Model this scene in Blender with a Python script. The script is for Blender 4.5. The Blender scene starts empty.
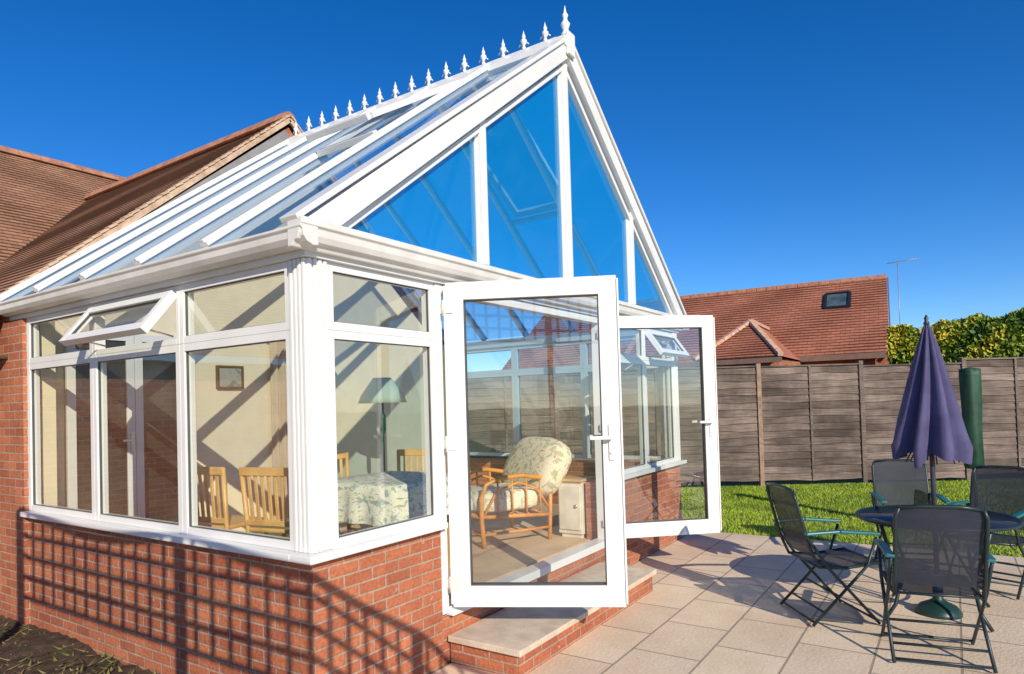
import bpy, math, random
import numpy as np
from mathutils import Vector, Matrix
random.seed(4); rng=np.random.default_rng(7)
scn=bpy.context.scene; COL=scn.collection
G=-0.35
# ------------------------------------------------------------------ helpers
class NT:
    def __init__(s,name):
        s.m=bpy.data.materials.new(name); s.m.use_nodes=True; s.t=s.m.node_tree; s.t.nodes.clear()
        s.out=s.n('ShaderNodeOutputMaterial')
    def n(s,ty,**kw):
        nd=s.t.nodes.new(ty)
        for k,v in kw.items():
            if k in ('operation','blend_type','data_type','feature','offset','offset_frequency','squash','noise_dimensions','distance','wave_type','bands_direction','distribution','interpolation_type'): setattr(nd,k,v)
            else:
                key=k.replace('_',' ')
                for cand in (k,key,key.title()):
                    if cand in nd.inputs: nd.inputs[cand].default_value=v; break
        return nd
    def l(s,a,b): s.t.links.new(a,b)
def ramp(nt,src,stops):
    r=nt.n('ShaderNodeValToRGB'); cr=r.color_ramp
    while len(cr.elements)<len(stops): cr.elements.new(0.5)
    for e,(p,c) in zip(cr.elements,stops): e.position=p; e.color=(c[0],c[1],c[2],1) if len(c)>=3 else (c[0],)*3+(1,)
    nt.l(src,r.inputs[0]); return r
def mix(nt,f,a,b,bt='MIX'):
    m=nt.n('ShaderNodeMix',data_type='RGBA',blend_type=bt)
    for idx,v in ((0,f),(6,a),(7,b)):
        if isinstance(v,bpy.types.NodeSocket): nt.l(v,m.inputs[idx])
        elif idx==0: m.inputs[0].default_value=v
        else: m.inputs[idx].default_value=(v[0],v[1],v[2],1)
    return m.outputs[2]
def c4(c): return (c[0],c[1],c[2],1)
def mat(name,col,rough=0.6,metal=0,var=0.12,vscale=6,bump=0.0,bscale=60,col2=None,coat=0,trans=0):
    nt=NT(name); p=nt.n('ShaderNodeBsdfPrincipled')
    if trans:
        t=nt.n('ShaderNodeBsdfTransparent'); mx=nt.n('ShaderNodeMixShader'); mx.inputs[0].default_value=trans; nt.l(p.outputs[0],mx.inputs[1]); nt.l(t.outputs[0],mx.inputs[2]); nt.l(mx.outputs[0],nt.out.inputs[0])
    else: nt.l(p.outputs[0],nt.out.inputs[0])
    tc=nt.n('ShaderNodeTexCoord'); no=nt.n('ShaderNodeTexNoise'); no.inputs['Scale'].default_value=vscale; no.inputs['Detail'].default_value=6
    nt.l(tc.outputs['Object'],no.inputs['Vector'])
    c2=col2 or tuple(max(0,v*(1-var*2)) for v in col)
    r=ramp(nt,no.outputs[0],[(0.35,c2),(0.65,col)]); nt.l(r.outputs[0],p.inputs['Base Color'])
    p.inputs['Roughness'].default_value=rough; p.inputs['Metallic'].default_value=metal
    p.inputs['Coat Weight'].default_value=coat
    if bump>0:
        n2=nt.n('ShaderNodeTexNoise'); n2.inputs['Scale'].default_value=bscale; n2.inputs['Detail'].default_value=5
        nt.l(tc.outputs['Object'],n2.inputs['Vector'])
        b=nt.n('ShaderNodeBump'); b.inputs['Strength'].default_value=bump; b.inputs['Distance'].default_value=0.01
        nt.l(n2.outputs[0],b.inputs['Height']); nt.l(b.outputs[0],p.inputs['Normal'])
    return nt.m
def brickmat(name,c1,c2,mortar,bw,rh,ms,offset=0.5,bumpd=0.006,dirt=(0.5,0.5,0.5),dirtamt=0.35,rough=0.85,nscale=2.5,speck=None,bias=0.0,fine=.55):
    nt=NT(name); p=nt.n('ShaderNodeBsdfPrincipled',Roughness=rough); nt.l(p.outputs[0],nt.out.inputs[0])
    uv=nt.n('ShaderNodeUVMap'); uv.uv_map='UVMap'
    nw=nt.n('ShaderNodeTexNoise'); nw.inputs['Scale'].default_value=9; nt.l(uv.outputs[0],nw.inputs['Vector'])
    vm=nt.n('ShaderNodeVectorMath',operation='MULTIPLY_ADD'); nt.l(nw.outputs['Color'],vm.inputs[0]); vm.inputs[1].default_value=(ms*0.5,)*3; nt.l(uv.outputs[0],vm.inputs[2])
    b=nt.n('ShaderNodeTexBrick',offset=offset); nt.l(vm.outputs[0],b.inputs['Vector'])
    b.inputs['Color1'].default_value=c4(c1); b.inputs['Color2'].default_value=c4(c2); b.inputs['Mortar'].default_value=c4(mortar)
    b.inputs['Scale'].default_value=1; b.inputs['Brick Width'].default_value=bw; b.inputs['Row Height'].default_value=rh; b.inputs['Mortar Size'].default_value=ms; b.inputs['Mortar Smooth'].default_value=0.3; b.inputs['Bias'].default_value=bias
    n1=nt.n('ShaderNodeTexNoise'); n1.inputs['Scale'].default_value=nscale; n1.inputs['Detail'].default_value=8; n1.inputs['Roughness'].default_value=.65; nt.l(uv.outputs[0],n1.inputs['Vector'])
    r=ramp(nt,n1.outputs[0],[(0.35,dirt),(0.62,(1,1,1))])
    c=mix(nt,dirtamt,b.outputs['Color'],r.outputs[0],'MULTIPLY')
    n2=nt.n('ShaderNodeTexNoise'); n2.inputs['Scale'].default_value=45; n2.inputs['Detail'].default_value=6; nt.l(uv.outputs[0],n2.inputs['Vector'])
    r2=ramp(nt,n2.outputs[0],[(0.36,(0.62,0.62,0.62)),(0.6,(1.08,1.08,1.08))])
    c=mix(nt,fine,c,r2.outputs[0],'MULTIPLY')
    if speck:
        n3=nt.n('ShaderNodeTexNoise'); n3.inputs['Scale'].default_value=speck[1]; n3.inputs['Detail'].default_value=3; nt.l(uv.outputs[0],n3.inputs['Vector'])
        r3=ramp(nt,n3.outputs[0],[(speck[2],(0,0,0)),(speck[2]+.08,(1,1,1))]); c=mix(nt,r3.outputs[0],c,speck[0])
    nt.l(c,p.inputs['Base Color'])
    ma=nt.n('ShaderNodeMath',operation='MULTIPLY_ADD'); nt.l(b.outputs['Fac'],ma.inputs[0]); ma.inputs[1].default_value=-1; nt.l(n2.outputs[0],ma.inputs[2])
    bp=nt.n('ShaderNodeBump',Strength=0.7); bp.inputs['Distance'].default_value=bumpd; nt.l(ma.outputs[0],bp.inputs['Height']); nt.l(bp.outputs[0],p.inputs['Normal'])
    return nt.m
def glassmat(name,tint,refl=0.07,film=None,filmamt=0.0,grazing=0.55):
    nt=NT(name); tr=nt.n('ShaderNodeBsdfTransparent'); tr.inputs[0].default_value=c4(tint)
    gl=nt.n('ShaderNodeBsdfGlossy'); gl.inputs['Roughness'].default_value=0.02; gl.inputs[0].default_value=(.95,.97,1,1)
    tc=nt.n('ShaderNodeTexCoord'); no=nt.n('ShaderNodeTexNoise'); no.inputs['Scale'].default_value=1.3; nt.l(tc.outputs['Object'],no.inputs['Vector'])
    bp=nt.n('ShaderNodeBump',Strength=0.08); bp.inputs['Distance'].default_value=0.02; nt.l(no.outputs[0],bp.inputs['Height']); nt.l(bp.outputs[0],gl.inputs['Normal'])
    lw=nt.n('ShaderNodeLayerWeight'); pw=nt.n('ShaderNodeMath',operation='POWER'); nt.l(lw.outputs['Facing'],pw.inputs[0]); pw.inputs[1].default_value=4
    ma=nt.n('ShaderNodeMath',operation='MULTIPLY_ADD'); nt.l(pw.outputs[0],ma.inputs[0]); ma.inputs[1].default_value=grazing; ma.inputs[2].default_value=refl
    base=tr.outputs[0]
    if film:
        d=nt.n('ShaderNodeBsdfDiffuse'); d.inputs[0].default_value=c4(film)
        mx=nt.n('ShaderNodeMixShader'); mx.inputs[0].default_value=filmamt; nt.l(base,mx.inputs[1]); nt.l(d.outputs[0],mx.inputs[2]); base=mx.outputs[0]
    m2=nt.n('ShaderNodeMixShader'); nt.l(ma.outputs[0],m2.inputs[0]); nt.l(base,m2.inputs[1]); nt.l(gl.outputs[0],m2.inputs[2]); nt.l(m2.outputs[0],nt.out.inputs[0])
    return nt.m
ID=Matrix.Identity(4)
class M:
    def __init__(s): s.v=[];s.f=[];s.mi=[];s.uv={};s.sm=[]
    def add(s,vs,fs,X=None,mi=0,smooth=False,uvs=None):
        o=len(s.v)
        for p in vs:
            p=Vector(p); s.v.append(X@p if X else p)
        for k,f in enumerate(fs):
            if uvs: s.uv[len(s.f)]=uvs[k]
            s.f.append([i+o for i in f]); s.mi.append(mi); s.sm.append(smooth)
    def box(s,lo,hi,X=None,mi=0):
        a,b=lo,hi
        vs=[(a[0],a[1],a[2]),(b[0],a[1],a[2]),(b[0],b[1],a[2]),(a[0],b[1],a[2]),(a[0],a[1],b[2]),(b[0],a[1],b[2]),(b[0],b[1],b[2]),(a[0],b[1],b[2])]
        fs=[(0,3,2,1),(4,5,6,7),(0,1,5,4),(1,2,6,5),(2,3,7,6),(3,0,4,7)]
        s.add(vs,fs,X,mi)
    def beam(s,p,q,w,h,up=(0,0,1),X=None,mi=0,off=0):
        p=Vector(p);q=Vector(q);d=(q-p);L=d.length;d.normalize();up=Vector(up)
        sd=d.cross(up).normalized();u=sd.cross(d).normalized()
        m=Matrix((( d.x,sd.x,u.x,p.x),(d.y,sd.y,u.y,p.y),(d.z,sd.z,u.z,p.z),(0,0,0,1)))
        s.box((0,-w/2,-h/2+off),(L,w/2,h/2+off),(X@m) if X else m,mi)
    def tube(s,pts,r,seg=8,X=None,mi=0,closed=False):
        pts=[Vector(p) for p in pts];n=len(pts);vs=[];fs=[]
        prev=None
        for i,p in enumerate(pts):
            if closed: t=pts[(i+1)%n]-pts[i-1]
            else: t=pts[min(i+1,n-1)]-pts[max(i-1,0)]
            t.normalize()
            a=prev if prev is not None else (Vector((0,0,1)) if abs(t.z)<.9 else Vector((1,0,0)))
            a=(a-t*a.dot(t)); a.normalize(); prev=a; b=t.cross(a)
            rr=r[i] if isinstance(r,(list,tuple)) else r
            for k in range(seg):
                th=2*math.pi*k/seg; vs.append(p+(a*math.cos(th)+b*math.sin(th))*rr)
        m=n if closed else n-1
        for i in range(m):
            for k in range(seg):
                j=(i+1)%n
                fs.append((i*seg+k,i*seg+(k+1)%seg,j*seg+(k+1)%seg,j*seg+k))
        if not closed: fs.append(tuple(range(seg))[::-1]); fs.append(tuple((n-1)*seg+k for k in range(seg)))
        s.add(vs,fs,X,mi,True)
    def lathe(s,prof,c=(0,0,0),seg=20,X=None,mi=0,rfun=None):
        vs=[];fs=[]
        for (r,z) in prof:
            for k in range(seg):
                th=2*math.pi*k/seg; rr=r*(rfun(th,z) if rfun else 1)
                vs.append((c[0]+rr*math.cos(th),c[1]+rr*math.sin(th),c[2]+z))
        for i in range(len(prof)-1):
            for k in range(seg):
                fs.append((i*seg+k,i*seg+(k+1)%seg,(i+1)*seg+(k+1)%seg,(i+1)*seg+k))
        s.add(vs,fs,X,mi,True)
        o=len(s.v)-len(vs)
        s.f.append([o+k for k in range(seg)][::-1]);s.mi.append(mi);s.sm.append(False)
        e=o+(len(prof)-1)*seg; s.f.append([e+k for k in range(seg)]);s.mi.append(mi);s.sm.append(False)
    def extr(s,prof,p,q,side,X=None,mi=0):
        p=Vector(p);q=Vector(q);side=Vector(side);up=Vector((0,0,1));n=len(prof)
        vs=[p+side*a+up*b for a,b in prof]+[q+side*a+up*b for a,b in prof]
        fs=[(i,(i+1)%n,n+(i+1)%n,n+i) for i in range(n)]+[tuple(range(n))[::-1],tuple(range(n,2*n))]
        s.add(vs,fs,X,mi)
    def obj(s,name,mats,parent=None,bevel=0,local=False,solid=0):
        me=bpy.data.meshes.new(name); me.from_pydata([tuple(v) for v in s.v],[],s.f); me.update()
        if not isinstance(mats,(list,tuple)): mats=[mats]
        for m in mats: me.materials.append(m)
        me.polygons.foreach_set('material_index',s.mi); me.polygons.foreach_set('use_smooth',s.sm)
        uvl=me.uv_layers.new(name='UVMap'); 
        Z=Vector((0,0,1)); out=np.zeros(len(me.loops)*2,dtype=np.float32)
        for pl in me.polygons:
            if pl.index in s.uv:
                for li,q in zip(pl.loop_indices,s.uv[pl.index]): out[2*li]=q[0];out[2*li+1]=q[1]
                continue
            n=pl.normal
            if abs(n.z)>.95: t=Vector((1,0,0));w=Vector((0,1,0))
            else: t=Z.cross(n).normalized(); w=n.cross(t)
            for li in pl.loop_indices:
                p=me.vertices[me.loops[li].vertex_index].co; out[2*li]=p.dot(t);out[2*li+1]=p.dot(w)
        uvl.data.foreach_set('uv',out)
        o=bpy.data.objects.new(name,me); COL.objects.link(o)
        if parent is not None:
            o.parent=parent
            if not local and parent.parent is None: o.location=-parent.location
        if bevel:
            b=o.modifiers.new('bevel','BEVEL'); b.width=bevel; b.segments=2; b.limit_method='ANGLE'; b.angle_limit=math.radians(40)
        if solid:
            b=o.modifiers.new('solid','SOLIDIFY'); b.thickness=solid
        return o
def thing(name,label,cat,loc=(0,0,0),rz=0,group=None):
    e=bpy.data.objects.new(name,None); e.empty_display_size=.2; COL.objects.link(e); e.location=loc; e.rotation_euler=(0,0,rz)
    e['label']=label; e['category']=cat
    if group: e['group']=group
    return e
def copy_thing(e,loc,rz,label=None):
    n=e.copy(); COL.objects.link(n); n.location=loc; n.rotation_euler=(0,0,rz)
    if label: n['label']=label
    mp={e:n}
    def rec(src):
        for c in list(src.children):
            if c in mp.values(): continue
            k=c.copy(); COL.objects.link(k); k.parent=mp[src]; k.matrix_parent_inverse=c.matrix_parent_inverse.copy(); mp[c]=k
            rec(c)
    rec(e); return n
# ------------------------------------------------------------------ materials
WHITE=mat('white_upvc',(0.82,0.82,0.80),0.28,var=0.04,vscale=3,col2=(0.76,0.76,0.74))
WHITE2=mat('white_gutter',(0.80,0.79,0.76),0.35,col2=(0.70,0.68,0.64),vscale=5)
RUBBER=mat('grey_gasket',(0.10,0.10,0.10),0.6)
METAL=mat('chrome',(0.65,0.65,0.66),0.25,metal=0.9,var=.05)
GLASS=glassmat('window_glass',(.93,.96,.91),0.13)
DGLASS=glassmat('door_glass',(.88,.92,.91),0.15)
BLUE=glassmat('blue_solar_glass',(.58,.86,1.0),0.06,(0.0,0.27,0.66),0.50,0.25)
ROOFG=glassmat('roof_glass',(.80,.87,.93),0.05,(.02,.26,.60),0.26,0.12)
BRICK=brickmat('red_brick',(0.60,0.20,0.09),(0.41,0.12,0.062),(0.47,0.33,0.24),.205,.067,.007,dirt=(.52,.42,.38),dirtamt=.5,speck=((.58,.34,.25),14,.69))
PAVE=brickmat('paving_slabs',(0.86,0.70,0.50),(0.78,0.62,0.45),(0.42,0.33,0.24),.62,.45,.008,dirt=(.78,.72,.66),dirtamt=.6,nscale=1.6,speck=((.66,.54,.4),20,.73),fine=.18)
SLAB=mat('step_slab',(0.72,0.60,0.46),0.85,col2=(0.55,.45,.34),vscale=7,bump=.4)
TILE=brickmat('clay_tiles',(0.52,0.27,0.155),(0.37,0.185,0.108),(0.15,0.08,0.05),.165,.09,.004,dirt=(.60,.54,.48),dirtamt=.55,nscale=1.2,bumpd=.004,fine=.4)
TILER=brickmat('red_clay_tiles',(0.56,0.21,0.12),(0.44,0.155,0.09),(0.18,0.07,0.04),.25,.17,.006,dirt=(.65,.58,.53),dirtamt=.5,nscale=.8)
RIDGET=mat('ridge_tile',(0.50,0.24,0.14),0.8,col2=(.33,.15,.09),vscale=8)
RIDGEP=mat('pale_ridge_tile',(0.68,0.45,0.32),0.8,col2=(.5,.28,.18),vscale=8)
MORTAR=mat('verge_mortar',(0.66,0.48,0.34),0.9,col2=(.46,.30,.19),vscale=12,bump=.5)
CREAM=mat('cream_plaster',(0.90,0.79,0.57),0.8,var=.03)
def fencemat():
    nt=NT('weathered_fence'); p=nt.n('ShaderNodeBsdfPrincipled',Roughness=.9); nt.l(p.outputs[0],nt.out.inputs[0])
    uv=nt.n('ShaderNodeUVMap'); uv.uv_map='UVMap'
    mp=nt.n('ShaderNodeMapping'); mp.inputs['Scale'].default_value=(1.5,40,1); nt.l(uv.outputs[0],mp.inputs[0])
    no=nt.n('ShaderNodeTexNoise'); no.inputs['Scale'].default_value=1.5; no.inputs['Detail'].default_value=8; nt.l(mp.outputs[0],no.inputs['Vector'])
    r=ramp(nt,no.outputs[0],[(.3,(.105,.08,.07)),(.5,(.185,.145,.125)),(.72,(.27,.22,.19))])
    n2=nt.n('ShaderNodeTexNoise'); n2.inputs['Scale'].default_value=.7; n2.inputs['Detail'].default_value=5; nt.l(uv.outputs[0],n2.inputs['Vector'])
    r2=ramp(nt,n2.outputs[0],[(.36,(.48,.45,.43)),(.62,(1.28,1.23,1.2))])
    c=mix(nt,.95,r.outputs[0],r2.outputs[0],'MULTIPLY')
    tc=nt.n('ShaderNodeTexCoord'); n3=nt.n('ShaderNodeTexNoise'); n3.inputs['Scale'].default_value=.9; n3.inputs['Detail'].default_value=7; n3.inputs['Roughness'].default_value=.7; nt.l(tc.outputs['Object'],n3.inputs['Vector'])
    r3=ramp(nt,n3.outputs[0],[(.38,(.52,.50,.49)),(.58,(1.1,1.1,1.1))]); c=mix(nt,.9,c,r3.outputs[0],'MULTIPLY')
    nt.l(c,p.inputs['Base Color'])
    b=nt.n('ShaderNodeBump',Strength=.6); b.inputs['Distance'].default_value=.012; nt.l(no.outputs[0],b.inputs['Height']); nt.l(b.outputs[0],p.inputs['Normal'])
    return nt.m
FENCE=fencemat()
FPOST=mat('fence_post_timber',(0.38,0.25,0.165),0.85,col2=(.22,.15,.11),vscale=9)
GRASSG=mat('lawn_soil',(0.17,0.25,0.024),0.95,col2=(.10,.15,.02),vscale=3,bump=.8,bscale=30)
SOIL=mat('dark_soil',(0.085,0.052,0.032),0.95,col2=(.03,.02,.014),vscale=14,bump=1,bscale=40)
BLADE=mat('grass_blade',(0.36,0.47,0.03),0.6,col2=(.19,.29,.02),vscale=1.5)
WOOD=mat('pine_wood',(0.80,0.50,0.19),0.4,col2=(.66,.38,.13),vscale=8)
CANE=mat('honey_cane',(0.78,0.34,0.07),0.35,col2=(.58,.23,.05),vscale=12)
CARPET=mat('beige_floor',(0.74,0.54,0.33),0.85,col2=(.62,.44,.27),vscale=4,bump=.3)
TEAL=mat('teal_plastic',(0.02,0.16,0.17),0.35,var=.1)
DARKM=mat('dark_green_frame',(0.015,0.03,0.035),0.4)
PARA=mat('navy_parasol',(0.085,0.078,0.19),0.8,col2=(.055,.05,.13),vscale=5,bump=.2)
GREENC=mat('green_cover',(0.015,0.075,0.04),0.6,col2=(.008,.04,.02),vscale=9)
GBASE=mat('green_plastic_base',(0.015,0.05,0.042),0.4)
SHADE=mat('pale_fabric_shade',(0.90,0.86,0.62),0.7,var=.04)
LAMPG=mat('lamp_green',(0.03,0.14,0.06),0.3)
DARKG=mat('dark_glass_top',(0.02,0.022,0.028),0.08,var=.05)
FABRIC=mat('textilene_mesh',(.026,.033,.052),.75,vscale=4,var=.15,trans=.10)
def floral(name,base,a,b,sc=9):
    nt=NT(name); p=nt.n('ShaderNodeBsdfPrincipled',Roughness=.85); nt.l(p.outputs[0],nt.out.inputs[0])
    tc=nt.n('ShaderNodeTexCoord'); no=nt.n('ShaderNodeTexNoise'); no.inputs['Scale'].default_value=sc; no.inputs['Detail'].default_value=3; no.inputs['Distortion'].default_value=1.5; nt.l(tc.outputs['Object'],no.inputs['Vector'])
    n2=nt.n('ShaderNodeTexNoise'); n2.inputs['Scale'].default_value=sc*1.3; n2.inputs['Distortion'].default_value=2; nt.l(tc.outputs['Generated'],n2.inputs['Vector'])
    r=ramp(nt,no.outputs[0],[(.54,(0,0,0)),(.58,(1,1,1))]); c=mix(nt,r.outputs[0],base,a)
    r2=ramp(nt,n2.outputs[0],[(.60,(0,0,0)),(.64,(1,1,1))]); c=mix(nt,r2.outputs[0],c,b); nt.l(c,p.inputs['Base Color']); return nt.m
FLORAL=floral('floral_cushion',(.84,.74,.52),(.50,.50,.30),(.62,.36,.28),9)
CLOTH=floral('patterned_tablecloth',(.82,.79,.66),(.38,.46,.45),(.38,.45,.26),10)
CURT=mat('plain_curtain',(.66,.54,.38),.9,col2=(.52,.41,.28),vscale=3)
# ------------------------------------------------------------------ ground
m=M(); m.box((-150,-150,G-.3),(250,250,G-.02)); g=m.obj('ground',GRASSG); g['kind']='structure'
m=M(); m.box((-7,-10,G-.1),(5.87,-.0,G)); m.box((5.4,0.0,G-.1),(5.868,.9,G-.001)); pv=m.obj('patio',PAVE); pv['kind']='structure'
m=M(); N=60
xs=np.linspace(-6,0,N); ys=np.linspace(0.0,3.9,N)
vs=[];fs=[]
for j,y in enumerate(ys):
    for i,x in enumerate(xs): vs.append((x,y+0.004,G+.01+0.03*math.sin(3*x+y*2)*math.sin(4*y)+rng.uniform(-.012,.02)))
for j in range(N-1):
    for i in range(N-1): a=j*N+i; fs.append((a,a+1,a+N+1,a+N))
m.add(vs,fs); so=m.obj('soil_bed',SOIL); so['kind']='structure'
def blades(name,n,region,h,w,matl,lean=.5):
    P=np.array([region() for _ in range(n)]); th=rng.uniform(0,2*np.pi,n); hh=h*rng.uniform(.5,1.2,n)
    dx=np.cos(th)*w;dy=np.sin(th)*w; lx=rng.normal(0,lean,n)*hh;ly=rng.normal(0,lean,n)*hh
    V=np.zeros((n,3,3)); V[:,0]=P-np.stack([dx,dy,0*dx],1);V[:,1]=P+np.stack([dx,dy,0*dx],1);V[:,2]=P+np.stack([lx,ly,hh],1)
    me=bpy.data.meshes.new(name); me.from_pydata(V.reshape(-1,3).tolist(),[],np.arange(3*n).reshape(-1,3).tolist()); me.materials.append(matl)
    o=bpy.data.objects.new(name,me); COL.objects.link(o); o['kind']='stuff'; return o
def fx(y): return 9.77+(1.31-y)*3.27/5.12
def rg():
    y=rng.uniform(-6.5,3.0); x=5.88+(fx(y)-5.9)*rng.uniform(0,1); return (x,y,G-.02)
blades('grass',75000,rg,.040,.006,BLADE)
DRY=mat('dry_litter',(.30,.2,.1),.9,col2=(.08,.12,.02),vscale=3)
def rs(): return (rng.uniform(-3,-.02),rng.uniform(.1,3.8),G+.02)
blades('leaf_litter',3500,rs,.03,.012,DRY,1.5)
# ------------------------------------------------------------------ conservatory
W=5.4; YL=3.33; YR=3.58; ZS=.557; ZT=1.70; ZE=2.06; XJ=1.06; XR=3.33; AX=2.74; AZ=4.35; EZ=2.20; OV=.10
con=thing('conservatory','white framed glass conservatory with gable roof on red brick dwarf wall','conservatory',(0,0,G))
m=M()
m.box((0,0,G-.1),(1.0,.22,ZS-.04)); m.box((0.002,.22,G-.1),(.22,YL+.0,ZS-.04)); m.box((3.40,0,G-.1),(W,.22,ZS-.04)); m.box((W-.22,.22,G-.1),(W-.002,YL+.0,ZS-.04))
m.box((1.0,.02,G-.1),(3.40,.2,-.04))
m.obj('dwarf_wall',BRICK,con)
m=M(); m.box((.2,.19,-.08),(W-.2,YR,-.02)); m.obj('floor',CARPET,con)
m=M(); m.box((1.07,-.52,G-.05),(3.16,-.001,-.21)); st=m.obj('doorstep',BRICK,con)
for a,b in ((1.04,2.12),(2.128,3.19)):
    m=M(); m.box((a,-.55,-.209),(b,-.002,-.17)); m.obj('step_slab',SLAB,st,bevel=.006)
for lo,hi in (((-.065,-.065,ZS-.04),(1.0,.10,ZS)),((-.064,.10,ZS-.04),(.10,YL,ZS-.001)),((3.40,-.065,ZS-.04),(W+.06,.10,ZS))):
    m=M(); m.box(lo,hi); m.obj('sill',WHITE,con,bevel=.006)
def win(name,X,u0,u1,z0,z1,glass=GLASS,fw=.045,parent=con,fd=.07):
    m=M()
    m.box((u0,0,z0),(u0+fw,fd,z1),X); m.box((u1-fw,0,z0),(u1,fd,z1),X)
    m.box((u0+fw,.001,z0),(u1-fw,fd-.001,z0+fw),X); m.box((u0+fw,.001,z1-fw),(u1-fw,fd-.001,z1),X)
    e=fw; g=.004
    for lo,hi in (((u0+e,.012,z0+e),(u0+e+g,.028,z1-e)),((u1-e-g,.012,z0+e),(u1-e,.028,z1-e)),((u0+e+g,.012,z0+e),(u1-e-g,.028,z0+e+g)),((u0+e+g,.012,z1-e-g),(u1-e-g,.028,z1-e))): m.box(lo,hi,X,1)
    o=m.obj(name,[WHITE,RUBBER],parent,bevel=.004)
    q=M(); q.add([(u0+e,.022,z0+e),(u1-e,.022,z0+e),(u1-e,.022,z1-e),(u0+e,.022,z1-e)],[(0,1,2,3)],X); q.obj('window_pane',glass,o)
    return o
XF=ID
XL=Matrix(((0,1,0,0),(1,0,0,0),(0,0,1,0),(0,0,0,1)))
XB=Matrix(((0,-1,0,W),(1,0,0,0),(0,0,1,0),(0,0,0,1)))
def bay(X,u0,u1,fan=None):
    win('window',X,u0,u1,ZS,ZT)
    if fan is None: win('fanlight_window',X,u0,u1,ZT+.001,ZE)
    else:
        m=M(); m.box((u0,0,ZT+.001),(u0+.035,.07,ZE),X); m.box((u1-.035,0,ZT+.001),(u1,.07,ZE),X); m.box((u0+.035,.001,ZT+.001),(u1-.035,.069,ZT+.04),X); m.box((u0+.035,.001,ZE-.035),(u1-.035,.069,ZE),X)
        fr=m.obj('fanlight_frame',WHITE,con,bevel=.004)
        R=X@Matrix.Translation((0,-.03,ZE-.03))@Matrix.Rotation(-fan,4,'X')@Matrix.Translation((0,0,-(ZE-.03)))
        win('open_fanlight',R,u0+.02,u1-.02,ZT+.02,ZE-.03,parent=fr,fw=.055,fd=.05)
        for uu in (u0+.12,u1-.12):
            s=M(); s.tube([X@Vector((uu,.03,ZT+.06)),R@Vector((uu,.02,ZT+.06))],.006,6)
            s.obj('window_stay',METAL,fr)
bay(XL,.13,1.17); bay(XL,1.172,2.26,fan=math.radians(38)); bay(XL,2.262,YL)
bay(XF,.13,1.0)
bay(XF,3.40,4.42); bay(XF,4.422,5.29,fan=math.radians(35))
bay(XB,.13,1.2); bay(XB,1.202,2.26); bay(XB,2.262,YL)
def post(cx0,cy0,sx,sy):
    m=M(); m.box((cx0,cy0,ZS),(cx0+.13*sx,cy0+.13*sy,ZE)) if sx>0 else m.box((cx0-.13,cy0,ZS),(cx0,cy0+.13,ZE))
    a=-.014
    for k in range(4):
        o=.004+k*.033
        if sx>0:
            m.box((o,a,ZS+.001),(o+.022,0.003,ZE-.001)); m.box((a,o,ZS+.001),(.003,o+.022,ZE-.001))
        else:
            m.box((cx0-o-.022,a,ZS+.001),(cx0-o,.003,ZE-.001)); m.box((cx0-.003,o,ZS+.001),(cx0+.014,o+.022,ZE-.001))
    m.obj('corner_post',WHITE,con,bevel=.004)
post(0,0,1,1); post(W,0,-1,1)
m=M(); m.box((1.0,-.01,-.03),(XJ,.075,ZE)); m.box((XR,-.01,-.03),(3.40,.075,ZE)); m.box((XJ,-.009,ZE-.06),(XR,.074,ZE-.001)); m.box((XJ,-.04,-.05),(XR,.09,.012))
m.obj('door_frame',WHITE,con,bevel=.005)
def door(hx,ang,L):
    H=2.06;z0=.02
    X=Matrix.Translation((hx,-.05,0))@Matrix.Rotation(ang,4,'Z')
    m=M();fw=.112;d=.035
    m.box((0,-d,z0),(fw,d,H),X); m.box((L-fw,-d,z0),(L,d,H),X); m.box((fw,-d+.001,z0),(L-fw,d-.001,z0+fw+.02),X); m.box((fw,-d+.001,H-fw),(L-fw,d-.001,H),X)
    g=.006;a=fw;zb=z0+fw+.02;zt=H-fw
    for lo,hi in (((a,-.03,zb),(a+g,.03,zt)),((L-a-g,-.03,zb),(L-a,.03,zt)),((a+g,-.03,zb),(L-a-g,.03,zb+g)),((a+g,-.03,zt-g),(L-a-g,.03,zt))): m.box(lo,hi,X,1)
    for lo,hi in (((-.012,-.045,z0+.02),(.0,.02,H-.02)),((L,-.045,z0+.02),(L+.012,.0,H-.02))): m.box(lo,hi,X)
    o=m.obj('door',[WHITE,RUBBER],con,bevel=.006)
    q=M(); q.add([X@Vector(p) for p in ((a,0,zb),(L-a,0,zb),(L-a,0,zt),(a,0,zt))],[(0,1,2,3)]); q.obj('door_pane',DGLASS,o)
    for s in (-1,1):
        h=M(); y=s*d
        h.box((L-.075,min(y,y+s*.012),.92),(L-.04,max(y,y+s*.012),1.14),X); h.beam((L-.058,y+s*.05,1.06),(L-.19,y+s*.055,1.06),.022,.022,X=X); h.tube([(L-.058,y,1.06),(L-.058,y+s*.055,1.06)],.011,8,X)
        h.tube([(L-.058,y,.965),(L-.058,y+s*.018,.965)],.013,8,X)
        h.obj('door_handle',[WHITE2],o,bevel=.003)
    for zz in (.16,1.04,1.9):
        k=M(); k.tube([(-.012,-.03*1,zz-.05),(-.012,-.03,zz+.05)],.013,10,X); k.box((-.01,-.046,zz-.035),(.045,-.036,zz+.035),X); k.beam((-.012,-.03,zz),(-.05,.02,zz),.012,.06,X=X); k.obj('hinge',WHITE2,o)
door(XJ,math.radians(-61.8),1.07); door(XR,math.radians(-47.9),1.06)
m=M()
m.box((-.03,-.03,ZE+.001),(W+.03,.10,EZ-.03)); m.box((-.029,.10,ZE+.001),(.10,YR,EZ-.03)); m.box((W-.10,.10,ZE+.001),(W+.029,YR,EZ-.03))
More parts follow.
